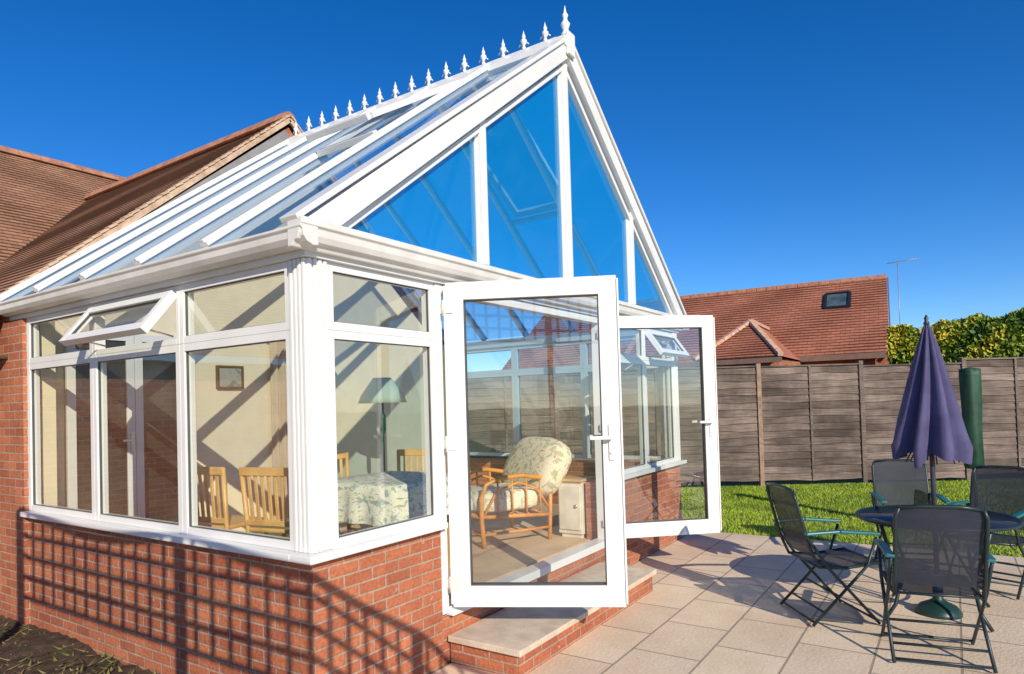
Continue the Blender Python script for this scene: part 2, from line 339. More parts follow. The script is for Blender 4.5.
m.obj('eaves_beam',WHITE,con,bevel=.004)
og=[(0,0),(.03,-.005),(.07,.01),(.09,.035),(.095,.065),(.108,.078),(.108,.09),(.0,.09)]
for s,x in ((-1,-.031),(1,W+.031)):
    m=M(); p=og if s<0 else og[::-1]; m.extr(p,(x,YR-.02,ZE+.035),(x,-.135,ZE+.035),(s,0,0))
    m.obj('gutter',WHITE2,con,bevel=.003)
m=M(); m.extr([(0,-.01),(.03,-.01),(.045,.015),(.07,.022),(.085,.05),(.09,.085),(.105,.095),(.105,.128),(.0,.132)],(-.135,-.031,ZE+.035),(W+.135,-.031,ZE+.035),(0,-1,0)); m.obj('fascia',WHITE2,con,bevel=.003)
# gable
Lb=Vector((-OV,0,EZ-.01));Rb=Vector((W+OV,0,EZ-.01));Ap=Vector((AX,0,AZ))
sl=(AZ-EZ)/(AX+OV); sr=(AZ-EZ)/(W+OV-AX)
def gz(x): return EZ+(x+OV)*sl if x<AX else EZ+(W+OV-x)*sr
for B_,sg in ((Lb,1),(Rb,-1)):
    m=M()
    m.beam((B_.x+sg*.02,-.045,B_.z),(Ap.x,-.045,Ap.z),.10 if sg>0 else .101,.13 if sg>0 else .125,off=-.042)
    m.beam((B_.x-sg*.02,-.05,B_.z),(Ap.x,-.05,Ap.z),.13 if sg>0 else .131,.03 if sg>0 else .031,off=.035)
    m.beam((B_.x+sg*.16,-.02,B_.z+.04),(Ap.x,-.02,Ap.z-.09),.06,.04,off=-.085)
    m.obj('gable_verge',WHITE,con,bevel=.005)
m=M(); m.box((.0,-.05,EZ-.03),(W,.03,EZ+.055)); 
for x,w in ((1.51,.07),(AX,.085),(4.08,.07)):
    m.box((x-w/2,-.055,EZ+.055),(x+w/2,.02,gz(x)-.10)); m.box((x-w/2-.015,-.02,EZ+.055),(x+w/2+.015,.018,gz(x)-.12))
gf=m.obj('gable_frame',WHITE,con,bevel=.005)
xs_=[.0,1.51,AX,4.08,W]
for i in range(4):
    a,b=xs_[i],xs_[i+1]; q=M()
    pts=[(a,-.005,EZ+.05),(b,-.005,EZ+.05),(b,-.005,max(gz(b)-.10,EZ+.06)),(a,-.005,max(gz(a)-.10,EZ+.06))]
    q.add(pts,[(0,1,2,3)]); q.obj('gable_pane',BLUE,gf)
# roof
AZr=AZ
def bar(m,y,w,h,side,rise=0.02):
    a=Vector((-OV,y,EZ)) if side<0 else Vector((W+OV,y,EZ)); b=Vector((AX+side*.03,y,AZr))
    m.beam(a,b,w,h,off=rise)
NB=5
yb=[i*(YR/NB) for i in range(NB+1)]
m=M(); m.box((AX-.05,.0,AZr-.12),(AX+.05,YR,AZr-.05)); rf=m.obj('roof',WHITE,con,bevel=.003)
for i,y in enumerate(yb):
    for s in (-1,1):
        if i==0: continue
        yy=y if i<NB else YR-.04
        m=M(); bar(m,yy,.07,.025,s,rise=.020); bar(m,yy,.03,.018,s,rise=.040); bar(m,yy,.04,.045,s,rise=-.016); m.obj('glazing_bar',WHITE,rf,bevel=.003)
m=M(); m.extr([(-.09,-.08),(.09,-.08),(.09,-.03),(.04,.03),(-.04,.03),(-.09,-.03)],(AX,-.11,AZr+.025),(AX,YR,AZr+.025),(1,0,0))
rd=m.obj('roof_ridge',WHITE,rf,bevel=.004)
m=M()
for i in range(16):
    y=.13+i*.222; z=AZr+.05
    m.box((AX-.011,y-.111,z),(AX+.011,y+.111,z+.028))
    m.lathe([(.013,.0),(.020,.03),(.011,.047),(.026,.075),(.031,.095),(.013,.115),(.019,.133),(.009,.155),(.0015,.188)],(AX,y,z+.01),8)
    for s in (-1,1): m.tube([(AX,y,z+.05),(AX,y+s*.033,z+.083),(AX,y+s*.050,z+.062)],.007,5)
m.obj('ridge_cresting',WHITE,rf)
m=M(); m.lathe([(.03,0),(.040,.025),(.022,.05),(.033,.085),(.042,.11),(.024,.135),(.017,.16),(.028,.185),(.013,.21),(.003,.27)],(AX,-.07,AZr+.05),14); m.obj('finial',WHITE,rf)
m=M(); m.beam((AX,-.115,AZr-.13),(AX,-.115,AZr+.07),.12,.03,up=(0,1,0)); m.obj('ridge_end_cap',WHITE,rf,bevel=.01)
for s in (-1,1):
    for i in range(NB):
        q=M()
        y0=yb[i];y1=yb[i+1]; x0=-OV+.01 if s<0 else W+OV-.01; z0=EZ+.008
        q.add([(x0,y0+.02,z0),(x0,y1-.02,z0),(AX+s*.05,y1-.02,AZr-.02),(AX+s*.05,y0+.02,AZr-.02)],[(0,1,2,3)])
        q.obj('roof_glass',ROOFG,rf)
def vent(y0,y1,side,t0,t1,op):
    a=Vector((-OV if side<0 else W+OV,0,EZ));b=Vector((AX,0,AZr)); d=(b-a)
    n=Vector((-d.z,0,d.x)).normalized()*(1 if d.x>0 else -1)
    P0=a+d*t0;P1=a+d*t1; P0u=P0+n*op
    m=M()
    def bb(p,q,w=.06,h=.045): m.beam(p,q,w,h,up=n,off=.04)
    Y=lambda p,y:Vector((p.x,y,p.z))
    bb(Y(P0u,y0+.03),Y(P1,y0+.03)); bb(Y(P0u,y1-.03),Y(P1,y1-.03)); bb(Y(P0u,y0),Y(P0u,y1),.07,.047); bb(Y(P1,y0),Y(P1,y1),.07,.047)
    bb(Y(P0,y0+.02),Y(P0,y1-.02),.05,.05)
    o=m.obj('roof_vent',WHITE,rf,bevel=.003)
    q=M(); q.add([Y(P0u,y0)+n*.04,Y(P0u,y1)+n*.04,Y(P1,y1)+n*.04,Y(P1,y0)+n*.04],[(0,1,2,3)]); q.obj('vent_glass',ROOFG,rf)
vent(yb[1]+.03,yb[2]-.02,-1,.50,.88,.13); vent(yb[1],yb[2],1,.52,.93,.15)
# ------------------------------------------------------------------ house
def tile_slope(m,e0,e1,r0,r1,course,lip,mi=0):
    e0,e1,r0,r1=map(Vector,(e0,e1,r0,r1)); L=(r0-e0).length; n=int(round(L/course))
    nrm=(e1-e0).cross(r0-e0).normalized()
    if nrm.z<0: nrm=-nrm
    W_=(e1-e0).length; seg=max(1,int(W_/.5)); ud=(e1-e0).normalized()
    for i in range(n):
        a=i/n;b=(i+1)/n+.0
        p0=e0.lerp(r0,a);p1=e1.lerp(r1,a);q0=e0.lerp(r0,b);q1=e1.lerp(r1,b)
        u0=(p0-e0).dot(ud);u1=(p1-e0).dot(ud);w0=(q0-e0).dot(ud);w1=(q1-e0).dot(ud)
        for k in range(seg):
            s0=k/seg;s1=(k+1)/seg
            la=lip+.35*lip*math.sin(i*12.9+k*7.3);lb=lip+.35*lip*math.sin(i*12.9+(k+1)*7.3)
            A=p0.lerp(p1,s0);B=p0.lerp(p1,s1);C_=q0.lerp(q1,s1);D=q0.lerp(q1,s0)
            ua=u0+(u1-u0)*s0;ub=u0+(u1-u0)*s1;uc=w0+(w1-w0)*s1;ue=w0+(w1-w0)*s0
            m.add([A+nrm*la,B+nrm*lb,C_,D,A,B],[(0,1,2,3),(4,5,1,0)],mi=mi,uvs=[[(ua,i*course),(ub,i*course),(uc,(i+1)*course),(ue,(i+1)*course)],[(ua,i*course),(ub,i*course),(ub,i*course),(ua,i*course)]])
house=thing('house','brick bungalow with brown clay tiled gable roof behind the conservatory','house',(2.7,6,G))
HR=4.66; HY=3.60; hs=(HR-1.90)/(AX+.45)
m=M()
x0,x1=-.03,2*AX+.03
zl=1.90+(x0+.45)*hs-.08
m.add([(x0,HY,G-.1),(x1,HY,G-.1),(x1,HY,zl),(AX,HY,HR-.1),(x0,HY,zl)],[(0,1,2,3,4)])
m.add([(x0,HY,G-.1),(x0,9,G-.1),(x0,9,zl),(x0,HY,zl)],[(0,3,2,1)]); m.add([(x1,HY,G-.1),(x1,9,G-.1),(x1,9,zl),(x1,HY,zl)],[(0,1,2,3)])
m.box((-.029,YL+.001,G-.1),(.09,HY,ZE)); m.box((W-.09,YL+.001,G-.1),(W+.03,HY,ZE))
m.box((-8,5.6,G-.1),(x0-.01,12,1.95))
m.obj('wall',BRICK,house)
YI=HY-.03
m=M(); m.box((.2,YI,-.02),(W-.2,HY-.002,2.15)); m.add([(.1,YI,2.15),(W-.1,YI,2.15),(AX,YI,AZ-.1)],[(0,1,2)]); m.box((.092,YL+.003,-.02),(.2,HY-.003,ZE-.002)); m.box((W-.2,YL+.003,-.02),(W-.092,HY-.003,ZE-.002)); m.obj('plaster_wall',CREAM,house)
m=M()
tile_slope(m,(-.45,HY-.02,1.90),(-.45,9.2,1.90),(AX,HY-.02,HR),(AX,9.2,HR),.09,.013)
tile_slope(m,(2*AX+.45,HY-.02,1.90),(2*AX+.45,9.2,1.90),(AX,HY-.02,HR),(AX,9.2,HR),.09,.013)
tile_slope(m,(-9,5.1,2.0),(5.6,5.1,2.0),(-9,9.3,5.38),(5.6,9.3,5.38),.09,.013)
hr=m.obj('roof',TILE,house)
m=M(); y=HY-.03
while y<8.3:
    m.extr([(-.12,-.06),(-.06,.035),(0,.06),(.06,.035),(.12,-.06)],(AX,y,HR+.02),(AX,y+.292,HR+.02),(1,0,0)); y+=.30
m.obj('ridge_tile_row',RIDGET,hr)
m=M(); x=-9
while x<5.5:
    m.extr([(-.12,-.06),(-.06,.035),(0,.06),(.06,.035),(.12,-.06)],(x,9.3,5.40),(x+.292,9.3,5.40),(0,1,0)); x+=.30
m.obj('ridge_tile_row',RIDGET,hr)
for sx,xe in ((1,-.45),(-1,2*AX+.45)):
    m=M(); a=Vector((xe,HY-.03,1.89));b=Vector((AX,HY-.03,HR-.02)); m.beam(a,b,.03,.05)
    L=(b-a).length;nn_=int(L/.09);d=(b-a)/nn_
    for i in range(nn_):
        p=a+d*i+Vector((0,.02,.05)); m.beam(p+Vector((0,0,.012)),p+d*1.05,.08+.012*math.sin(i*2.7),.02)
    m.obj('verge',[MORTAR],hr)
BRN=mat('brown_soffit',(.10,.055,.035),.6)
m=M(); m.box((-.42,HY,1.76),(-.40,9,1.90)); m.box((-.399,HY,1.76),(-.03,9,1.78)); m.obj('soffit',BRN,house)
m=M(); m.beam((.0,HY-.0,2.12),(AX,HY-.0,AZ+.08),.06,.14,off=.03); m.obj('lead_flashing',mat('lead',(.30,.29,.29),.5),house)
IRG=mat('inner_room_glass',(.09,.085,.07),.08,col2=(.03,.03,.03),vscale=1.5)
X=Matrix.Translation((0,YI-.05,0))
for (a,b) in ((.36,.92),(.925,1.50)):
    m=M(); z0=0.0;H=2.02;f=.07
    m.box((a,0,z0),(a+f,.045,H),X);m.box((b-f,0,z0),(b,.045,H),X);m.box((a+f,.001,z0),(b-f,.044,z0+.16),X);m.box((a+f,.001,H-f),(b-f,.044,H),X)
    o=m.obj('inner_door',WHITE,house,bevel=.004)
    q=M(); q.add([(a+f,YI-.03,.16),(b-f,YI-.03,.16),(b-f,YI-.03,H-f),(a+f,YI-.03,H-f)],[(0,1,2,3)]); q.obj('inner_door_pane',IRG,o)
    h=M(); h.box((b-.05,YI-.07,.95),(b-.02,YI-.05,1.12)); h.beam((b-.035,YI-.10,1.05),(b-.14,YI-.10,1.05),.018,.018); h.obj('inner_door_handle',METAL,o)
# ------------------------------------------------------------------ neighbour house
nb=thing('neighbour_house','red tiled bungalow with hipped wing and small skylight behind the fence','house',(20.5,3,G))
d_=Vector((.069,-.9976,0)); nn=Vector((.9976,.069,0)); NL=12.5
R0=Vector((22.7,-1.02,5.05)); R1=R0-d_*NL; E0=R0-nn*4-Vector((0,0,2.66)); E1=E0-d_*NL; B0=R0+nn*4-Vector((0,0,2.66));B1=B0-d_*NL
m=M(); tile_slope(m,E0,E1,R0,R1,.17,.03); tile_slope(m,B0,B1,R0,R1,.17,.03)
nr=m.obj('roof',TILER,nb)
HB=[Vector((15.3,.84,2.27)),Vector((15.3,3.05,2.27))]; HA=Vector((17.2,2.0,3.38)); HM=Vector((20.4,2.2,3.38))
m=M(); tile_slope(m,HB[0],HB[1],HA-Vector((0,.01,0)),HA,.17,.03)
bk0=Vector((19.3,.95,2.27));bk1=Vector((19.3,3.4,2.27))
m.add([HB[0],bk0,HM,HA],[(0,1,2,3)]); m.add([HB[1],HA,HM,bk1],[(0,1,2,3)]); m.obj('wing_roof',TILER,nb)
m=M()
def rdg(m,p,q,r=.09,st=.33):
    L=(q-p).length;n=max(1,int(L/st));d=(q-p)/n
    for i in range(n): m.beam(p+d*i,p+d*(i+.95),r*2,r*1.3)
rdg(m,R0+Vector((0,0,.03)),R1+Vector((0,0,.03)),.10)
m.obj('ridge_tile_row',RIDGET,nr)
for p,q in ((HB[0],HA),(HB[1],HA),(HA,HM)):
    m=M(); rdg(m,p+Vector((-.03,0,.04)),q+Vector((-.03,0,.04)),.065,.28); m.obj('hip_tile_row',RIDGEP,nr)
m=M()
e0=E0+nn*.3;e1=E1+nn*.3;b0=B0-nn*.3;b1=B1-nn*.3
m.add([e0-Vector((0,0,3)),e1-Vector((0,0,3)),e1,e0],[(0,1,2,3)])
m.add([e0-Vector((0,0,3)),e0+Vector((0,0,.1)),R0-Vector((0,0,.1)),b0+Vector((0,0,.1)),b0-Vector((0,0,3))],[(0,1,2,3,4)])
m.add([e1-Vector((0,0,3)),e1+Vector((0,0,.1)),R1-Vector((0,0,.1)),b1+Vector((0,0,.1)),b1-Vector((0,0,3))],[(0,1,2,3,4)])
m.box((15.6,.98,G-.1),(19.3,2.90,2.25))
m.obj('wall',BRICK,nb)
DF=mat('dark_fascia',(.22,.13,.1),.6)
m=M(); m.beam(E0+Vector((-.02,0,-.07)),E1+Vector((-.02,0,-.07)),.03,.16); m.obj('fascia',DF,nb)
m=M(); m.box((15.26,.82,2.12),(15.3,3.07,2.25)); m.obj('fascia',DF,nb)
m=M(); m.beam(E0+Vector((0,-.03,0)),R0+Vector((0,-.03,0)),.04,.12,off=-.05); m.obj('verge',DF,nb)
ex=(R0-E0).normalized(); sn=Vector((-ex.z,0,ex.x)); base=Vector((21.02,-.08,2.39+.665*(21.02-18.71)))
p=base+sn*.09; q=base+ex*1.0+sn*.09
m=M()
for s in (0,.70): m.beam(p+Vector((0,s,0)),q+Vector((0,s,0)),.09,.12,up=sn)
m.beam(p,p+Vector((0,.70,0)),.09,.118,up=sn); m.beam(q,q+Vector((0,.70,0)),.09,.118,up=sn)
sk=m.obj('skylight',mat('dark_frame',(.02,.02,.025),.4),nb)
q_=M(); q_.add([p+sn*.02,p+Vector((0,.70,0))+sn*.02,q+Vector((0,.70,0))+sn*.02,q+sn*.02],[(0,1,2,3)]); q_.obj('skylight_pane',mat('skylight_glass',(.10,.15,.16),.05,col2=(.03,.05,.055),vscale=2),sk)
m=M(); mx,my=22.6,-1.35; m.tube([(mx,my,2.0),(mx,my,5.55)],.014,6); m.tube([(mx,my+.30,5.48),(mx,my-.60,5.54)],.009,6)
for k in range(8):
    yy=my+.24-k*.115; zz=5.485+k*.008; m.tube([(mx-.1,yy,zz-.07),(mx+.1,yy,zz+.07)],.005,4)
m.obj('television_aerial',mat('dull_aluminium',(.35,.36,.38),.5,metal=.5),nb)
# ------------------------------------------------------------------ fence
fence=thing('garden_fence','weathered grey brown timber panel fence along the lawn','fence',(9.77,1.31,G))
fd=Vector((3.27,-5.12,0)).normalized(); fn=Vector((-fd.y,fd.x,0)) ; P0=Vector((9.77,1.31,0))-fd*6.2
if fn.x>0: fn=-fn
FH=2.2; pl=1.86
for i in range(9):
    a=P0+fd*(i*pl+.05); 
    dz=.035*math.sin(i*2.3)
    m=M(); nb_=16; bh=(FH-.12)/nb_
    X=Matrix(((fd.x,fn.x,0,a.x),(fd.y,fn.y,0,a.y),(0,0,1,G+dz),(0,0,0,1)))
    for k in range(nb_):
        z=.07+k*bh; uo,vo=rng.uniform(0,60,2); S=6; ph=rng.uniform(0,6,2); w_=pl-.1
        vs=[];fs=[];us=[]
        for q in range(S+1):
            u=w_*q/S; wv=.010*math.sin(ph[0]+u*4)+.006*math.sin(ph[1]+u*9)
            vs+=[(u,.024,z+wv),(u,.004,z+bh+.018),(u,.008,z+wv),(u,-.004,z+bh+.018)]
        for q in range(S):
            A=q*4;B=A+4; ua=uo+w_*q/S;ub=uo+w_*(q+1)/S; U=[(ua,vo),(ub,vo),(ub,vo+bh),(ua,vo+bh)]
            fs+=[(A,B,B+1,A+1),(A+2,A+3,B+3,B+2),(A,A+2,B+2,B)]; us+=[U,U,U]
        m.add(vs,fs,X,uvs=us)
    m.box((pl/2-.07,.026,.06),(pl/2-.03,.042,FH-.05),X)
    m.box((-.01,-.01,FH-.05),(pl-.09,.04,FH-.025),X)
    m.obj('fence_panel',FENCE,fence)
    m=M(); X=Matrix(((fd.x,fn.x,0,a.x-.05*fd.x),(fd.y,fn.y,0,a.y-.05*fd.y),(0,0,1,G),(0,0,0,1)))
    m.box((-.04,-.03,-.1),(.04,.05,FH+.03),X); m.obj('fence_post',FPOST if i==4 else FENCE,fence,bevel=.006)
# ------------------------------------------------------------------ hedge
def leafmat():
    nt=NT('hedge_leaves'); p=nt.n('ShaderNodeBsdfPrincipled',Roughness=.55); nt.l(p.outputs[0],nt.out.inputs[0])
    tc=nt.n('ShaderNodeTexCoord'); no=nt.n('ShaderNodeTexNoise'); no.inputs['Scale'].default_value=1.6; no.inputs['Detail'].default_value=7; nt.l(tc.outputs['Object'],no.inputs['Vector'])
    r=ramp(nt,no.outputs[0],[(.36,(.04,.10,.012)),(.48,(.20,.28,.02)),(.60,(.55,.46,.04))]); nt.l(r.outputs[0],p.inputs['Base Color']); return nt.m
n=50000; hy=rng.uniform(-9,-1.5,n); topz=2.84+.08*np.sin(hy*1.7+2)+.06*np.sin(hy*4.1+1)+.05*np.sin(hy*9.3)
hz=G+(topz-G)*rng.uniform(.35,1,n)**.55; hx=15.2+1.6*rng.uniform(0,1,n)**1.6+.2*np.sin(hy*3+hz*4)
sp=rng.random(n)<.02; hz=hz+sp*rng.uniform(0,.12,n)
P=np.stack([hx,hy,hz],1); A=rng.normal(size=(n,3));A/=np.linalg.norm(A,axis=1)[:,None]; Bv=rng.normal(size=(n,3));Bv=np.cross(A,Bv);Bv/=np.linalg.norm(Bv,axis=1)[:,None]
s=rng.uniform(.03,.06,n)[:,None]; V=np.stack([P-A*s*1.3,P+Bv*s*.7,P+A*s*1.3,P-Bv*s*.7],1)
me=bpy.data.meshes.new('hedge_crown'); me.from_pydata(V.reshape(-1,3).tolist(),[],np.arange(4*n).reshape(-1,4).tolist()); me.materials.append(leafmat())
hed=thing('hedge','yellow green leafy hedge rising above the fence','hedge',(15.8,-5,G))
o=bpy.data.objects.new('foliage',me); COL.objects.link(o); o.parent=hed; o.location=-hed.location
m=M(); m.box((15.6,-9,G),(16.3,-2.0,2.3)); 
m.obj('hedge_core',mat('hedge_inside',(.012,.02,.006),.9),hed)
# ------------------------------------------------------------------ trellis screen
tr=thing('trellis_screen','timber trellis screen with arched top beside the path','trellis',(-2.83,-3,G))
m=M(); tx=-2.83; sp_=.17; ya=-5.72; n=31
def tt(y): return 2.76-.10*abs(math.sin((y+.45)*math.pi/2.25))
for i in range(n+1):
    y=ya+i*sp_; m.box((tx,y,2.08),(tx+.01,y+.034,tt(y+.02)))
for i in range(n):
    y=ya+i*sp_; m.beam((tx+.02,y,tt(y)),(tx+.02,y+sp_+.002,tt(y+sp_)),.012,.05)
for z in (2.57,2.41,2.25,2.09): m.box((tx+.012,ya,z-.016),(tx+.024,ya+n*sp_+.03,z+.016))
m.obj('lattice',FPOST,tr)
for y in (-4.95,-2.7,-.45):
    m=M(); m.box((tx-.06,y-.03,G),(tx-.003,y+.03,2.80)); m.obj('trellis_post',FPOST,tr)
# ------------------------------------------------------------------ garden furniture
TX,TY=3.58,-2.57
table=thing('patio_table','round dark glass garden table on the paving','table',(TX,TY,G))
m=M(); m.lathe([(.03,.700),(.50,.700),(.50,.712),(.03,.712)],seg=48); m.obj('table_top',DARKG,table,local=True)
m=M(); m.tube([(.51*math.cos(t),.51*math.sin(t),.704) for t in np.linspace(0,2*math.pi,40,endpoint=False)],.014,8,closed=True); m.obj('table_rim',DARKM,table,local=True)
for k in range(4):
    t=math.pi/4+k*math.pi/2; c,s=math.cos(t),math.sin(t)
    m=M(); m.tube([(.46*c,.46*s,.69),(.40*c,.40*s,.5),(.30*c,.30*s,.3),(.36*c,.36*s,.1),(.44*c,.44*s,.012)],.013,8); m.obj('leg',DARKM,table,local=True)
m=M(); m.tube([(.31*math.cos(t),.31*math.sin(t),.30) for t in np.linspace(0,2*math.pi,24,endpoint=False)],.009,6,closed=True); m.obj('brace_ring',DARKM,table,local=True)
par=thing('parasol','closed navy blue garden parasol standing through the table','parasol',(TX,TY,G))
m=M(); m.tube([(0,0,.05),(0,0,2.14)],.018,10); m.obj('pole',mat('parasol_pole',(.05,.05,.09),.35),par,local=True)
m=M(); m.lathe([(.15,0),(.15,.02),(.12,.06),(.06,.09),(.035,.11),(.032,.22),(.0205,.225)],seg=28); m.obj('parasol_base',GBASE,par,local=True)
m=M(); NS=64; prof=[(1.18,.25),(1.22,.262),(1.30,.24),(1.44,.205),(1.58,.168),(1.72,.132),(1.86,.096),(1.99,.062),(2.09,.032),(2.14,.012)]
vs=[];fs=[]
for i,(z,r) in enumerate(prof):
    for k in range(NS):
        th=2*math.pi*k/NS; fo=.5+.5*math.cos(8*th+.35*math.sin(3*th)+z*1.2); f=.55+.5*fo**.7+.06*math.sin(3*th+z*4)
        zz=z-(.07*fo if i==0 else 0)+(.03*math.sin(5*th) if i<2 else 0)
        vs.append((r*f*math.cos(th+z*.5),r*f*math.sin(th+z*.5),zz))
for i in range(len(prof)-1):
    for k in range(NS): fs.append((i*NS+k,i*NS+(k+1)%NS,(i+1)*NS+(k+1)%NS,(i+1)*NS+k))
m.add(vs,fs,smooth=True); m.obj('canopy',PARA,par,local=True)
m=M(); m.lathe([(.014,2.12),(.022,2.14),(.012,2.16),(.016,2.18),(.003,2.205)],seg=10); m.obj('parasol_finial',DARKM,par,local=True)
for k in range(8):
    m=M(); t=k*math.pi/4+.2; m.tube([(.02*math.cos(t),.02*math.sin(t),1.38),(.10*math.cos(t),.10*math.sin(t),1.25),(.17*math.cos(t),.17*math.sin(t),1.11)],.005,5)
    m.obj('parasol_rib',DARKM,par,local=True)
def garden_chair(loc,rz,label):
    e=thing('garden_chair',label,'chair',loc,rz,'garden chairs around the table')
    m=M(); w=.23
    for s in (-1,1):
        m.tube([(.25,s*w,.43),(.0,s*w,.40),(-.19,s*w,.415),(-.25,s*w,.55),(-.34,s*w,.90),(-.35,s*(w-.02),.955)],.012,8)
        m.tube([(-.28,s*(w+.025),.64),(-.14,s*(w+.025),.42),(.22,s*(w+.025),.012)],.011,8)
        m.tube([(.22,s*(w+.025),.62),(.15,s*(w+.025),.42),(-.05,s*(w+.025),.22),(-.26,s*(w+.025),.012)],.011,8)
    m.tube([(-.35,-(w-.02),.955),(-.357,-.1,.968),(-.357,.1,.968),(-.35,w-.02,.955)],.012,8)
    m.tube([(.25,-w,.43),(.26,0,.425),(.25,w,.43)],.011,8)
    m.tube([(.20,-w-.025,.035),(.20,w+.025,.035)],.009,6); m.tube([(-.24,-w-.025,.03),(-.24,w+.025,.03)],.009,6); m.tube([(-.17,-w-.025,.10),(-.17,w+.025,.10)],.009,6)
    m.tube([(-.19,-w,.415),(-.19,w,.415)],.009,6); m.tube([(-.06,-w-.025,.21),(-.06,w+.025,.21)],.009,6)
    m.obj('chair_frame',DARKM,e,local=True)
    def sheet(m,path,w):
        n=len(path);K=9;vs=[];fs=[]
        for (x,z) in path:
            for k in range(K):
                u=-1+2*k/(K-1); sag=.010*(1-u*u); vs.append((x-(sag if z>.5 else 0),u*w,z-(sag if z<.5 else 0)))
        for i in range(n-1):
            for k in range(K-1): fs.append((i*K+k,i*K+k+1,(i+1)*K+k+1,(i+1)*K+k))
        m.add(vs,fs,smooth=True)
    m=M(); sheet(m,[(.245,.437),(.13,.418),(0,.41),(-.12,.414),(-.18,.427)],w-.006); m.obj('seat',FABRIC,e,local=True)
    m=M(); sheet(m,[(-.205,.48),(-.23,.55),(-.265,.68),(-.305,.82),(-.348,.955)],w-.006); m.obj('backrest',FABRIC,e,local=True)
    for s in (-1,1):
        m=M(); m.beam((-.29,s*(w+.025),.655),(-.05,s*(w+.03),.665),.05,.022); m.beam((-.05,s*(w+.03),.665),(.24,s*(w+.025),.64),.052,.022); m.obj('armrest',TEAL,e,local=True,bevel=.008)
    return e
ch=garden_chair((2.68,-2.56,G),math.radians(12),'dark mesh folding garden chair with its back turned, beside the table')
copy_thing(ch,(3.18,-1.90,G),math.radians(-54),'dark mesh folding garden chair seen side on with teal armrests')
copy_thing(ch,(4.50,-2.92,G),math.radians(158),'dark mesh folding garden chair facing across the table')
copy_thing(ch,(4.95,-2.34,G),math.radians(196),'dark mesh folding garden chair behind the glass table')
ra=thing('rotary_airer','folded rotary clothes airer in a dark green cover','clothes airer',(6.8,-2.88,G))
m=M(); m.tube([(0,0,0),(0,0,1.0)],.022,10); m.obj('pole',DARKM,ra,local=True)
m=M(); m.lathe([(.07,.76),(.09,.78),(.088,1.2),(.095,1.6),(.10,1.80),(.10,1.87),(.01,1.89)],seg=24,rfun=lambda t,z:1+.07*math.sin(5*t+z*3)+.05*math.sin(9*t-z*5)); m.obj('cover',GREENC,ra,local=True)
# ------------------------------------------------------------------ interior furniture
def dining_chair(loc,rz):
    e=thing('dining_chair','pale pine slat backed dining chair inside the conservatory','chair',loc,rz,'dining chairs around the dining table')
    m=M()
    for s in (-1,1):
        m.tube([(-.19,s*.19,0),(-.19,s*.2,.45),(-.23,s*.215,.89)],.018,8); m.tube([(.19,s*.2,0),(.18,s*.2,.44)],.018,8); m.tube([(-.19,s*.2,.2),(.19,s*.2,.2)],.01,6)
    m.obj('chair_leg_frame',WOOD,e,local=True)
    m=M(); m.box((-.2,-.21,.43),(.21,.21,.46)); m.obj('seat',WOOD,e,local=True,bevel=.01)
    m=M(); m.beam((-.232,-.225,.87),(-.232,.225,.87),.03,.06); m.beam((-.2,-.2,.50),(-.2,.2,.50),.025,.04)
    for k in range(6): y=-.15+k*.06; m.beam((-.2,y*.95,.50),(-.23,y,.85),.03,.012,up=(1,0,0))
    m.obj('backrest',WOOD,e,local=True,bevel=.005)
    return e
dc=dining_chair((.84,2.00,-.02),.15)
copy_thing(dc,(.95,1.42,-.02),.20); copy_thing(dc,(1.80,1.80,-.02),math.radians(-100)); copy_thing(dc,(2.25,1.38,-.02),math.radians(200))
dt=thing('dining_table','dining table covered by a patterned cloth','table',(1.62,1.0,-.02))
for sx in (-.33,.33):
    for sy in (-.33,.33): m=M(); m.box((sx-.03,sy-.03,0),(sx+.03,sy+.03,.72)); m.obj('table_leg',WOOD,dt,local=True)
m=M(); K=96; rings=[(0.0,.745),(.25,.745),(.55,.745),(.575,.735),(.59,.68),(.605,.58),(.615,.47)]; vs=[];fs=[]
for i,(r,z) in enumerate(rings):
    for k in range(K):
        t=2*math.pi*k/K; sq=1/max(abs(math.cos(t)),abs(math.sin(t))); sq=1+(sq-1)*.75
        wv=1+(.045*math.sin(14*t)*(i-3)/3 if i>3 else 0); vs.append((r*sq*wv*.78*math.cos(t),r*sq*wv*.78*math.sin(t),z-(.05*(sq-1) if i==6 else 0)))
for i in range(len(rings)-1):
    for k in range(K): fs.append((i*K+k,i*K+(k+1)%K,(i+1)*K+(k+1)%K,(i+1)*K+k))
m.add(vs,fs,smooth=True); m.obj('tablecloth',CLOTH,dt,local=True)
la=thing('floor_lamp','floor lamp with pale fabric shade and green stem','lamp',(3.15,2.6,-.02))
m=M(); m.lathe([(.14,0),(.14,.02),(.03,.05),(.012,.08),(.012,1.0),(.03,1.05),(.03,1.2),(.012,1.25),(.012,1.38)],seg=16); m.obj('lamp_stand',LAMPG,la,local=True)
m=M(); m.lathe([(.27,1.35),(.24,1.43),(.15,1.56),(.10,1.63)],seg=28); m.obj('lamp_shade',SHADE,la,local=True)
wc=thing('wicker_armchair','honey cane armchair with pale floral cushions','armchair',(3.12,1.02,-.02),math.radians(152))
m=M()
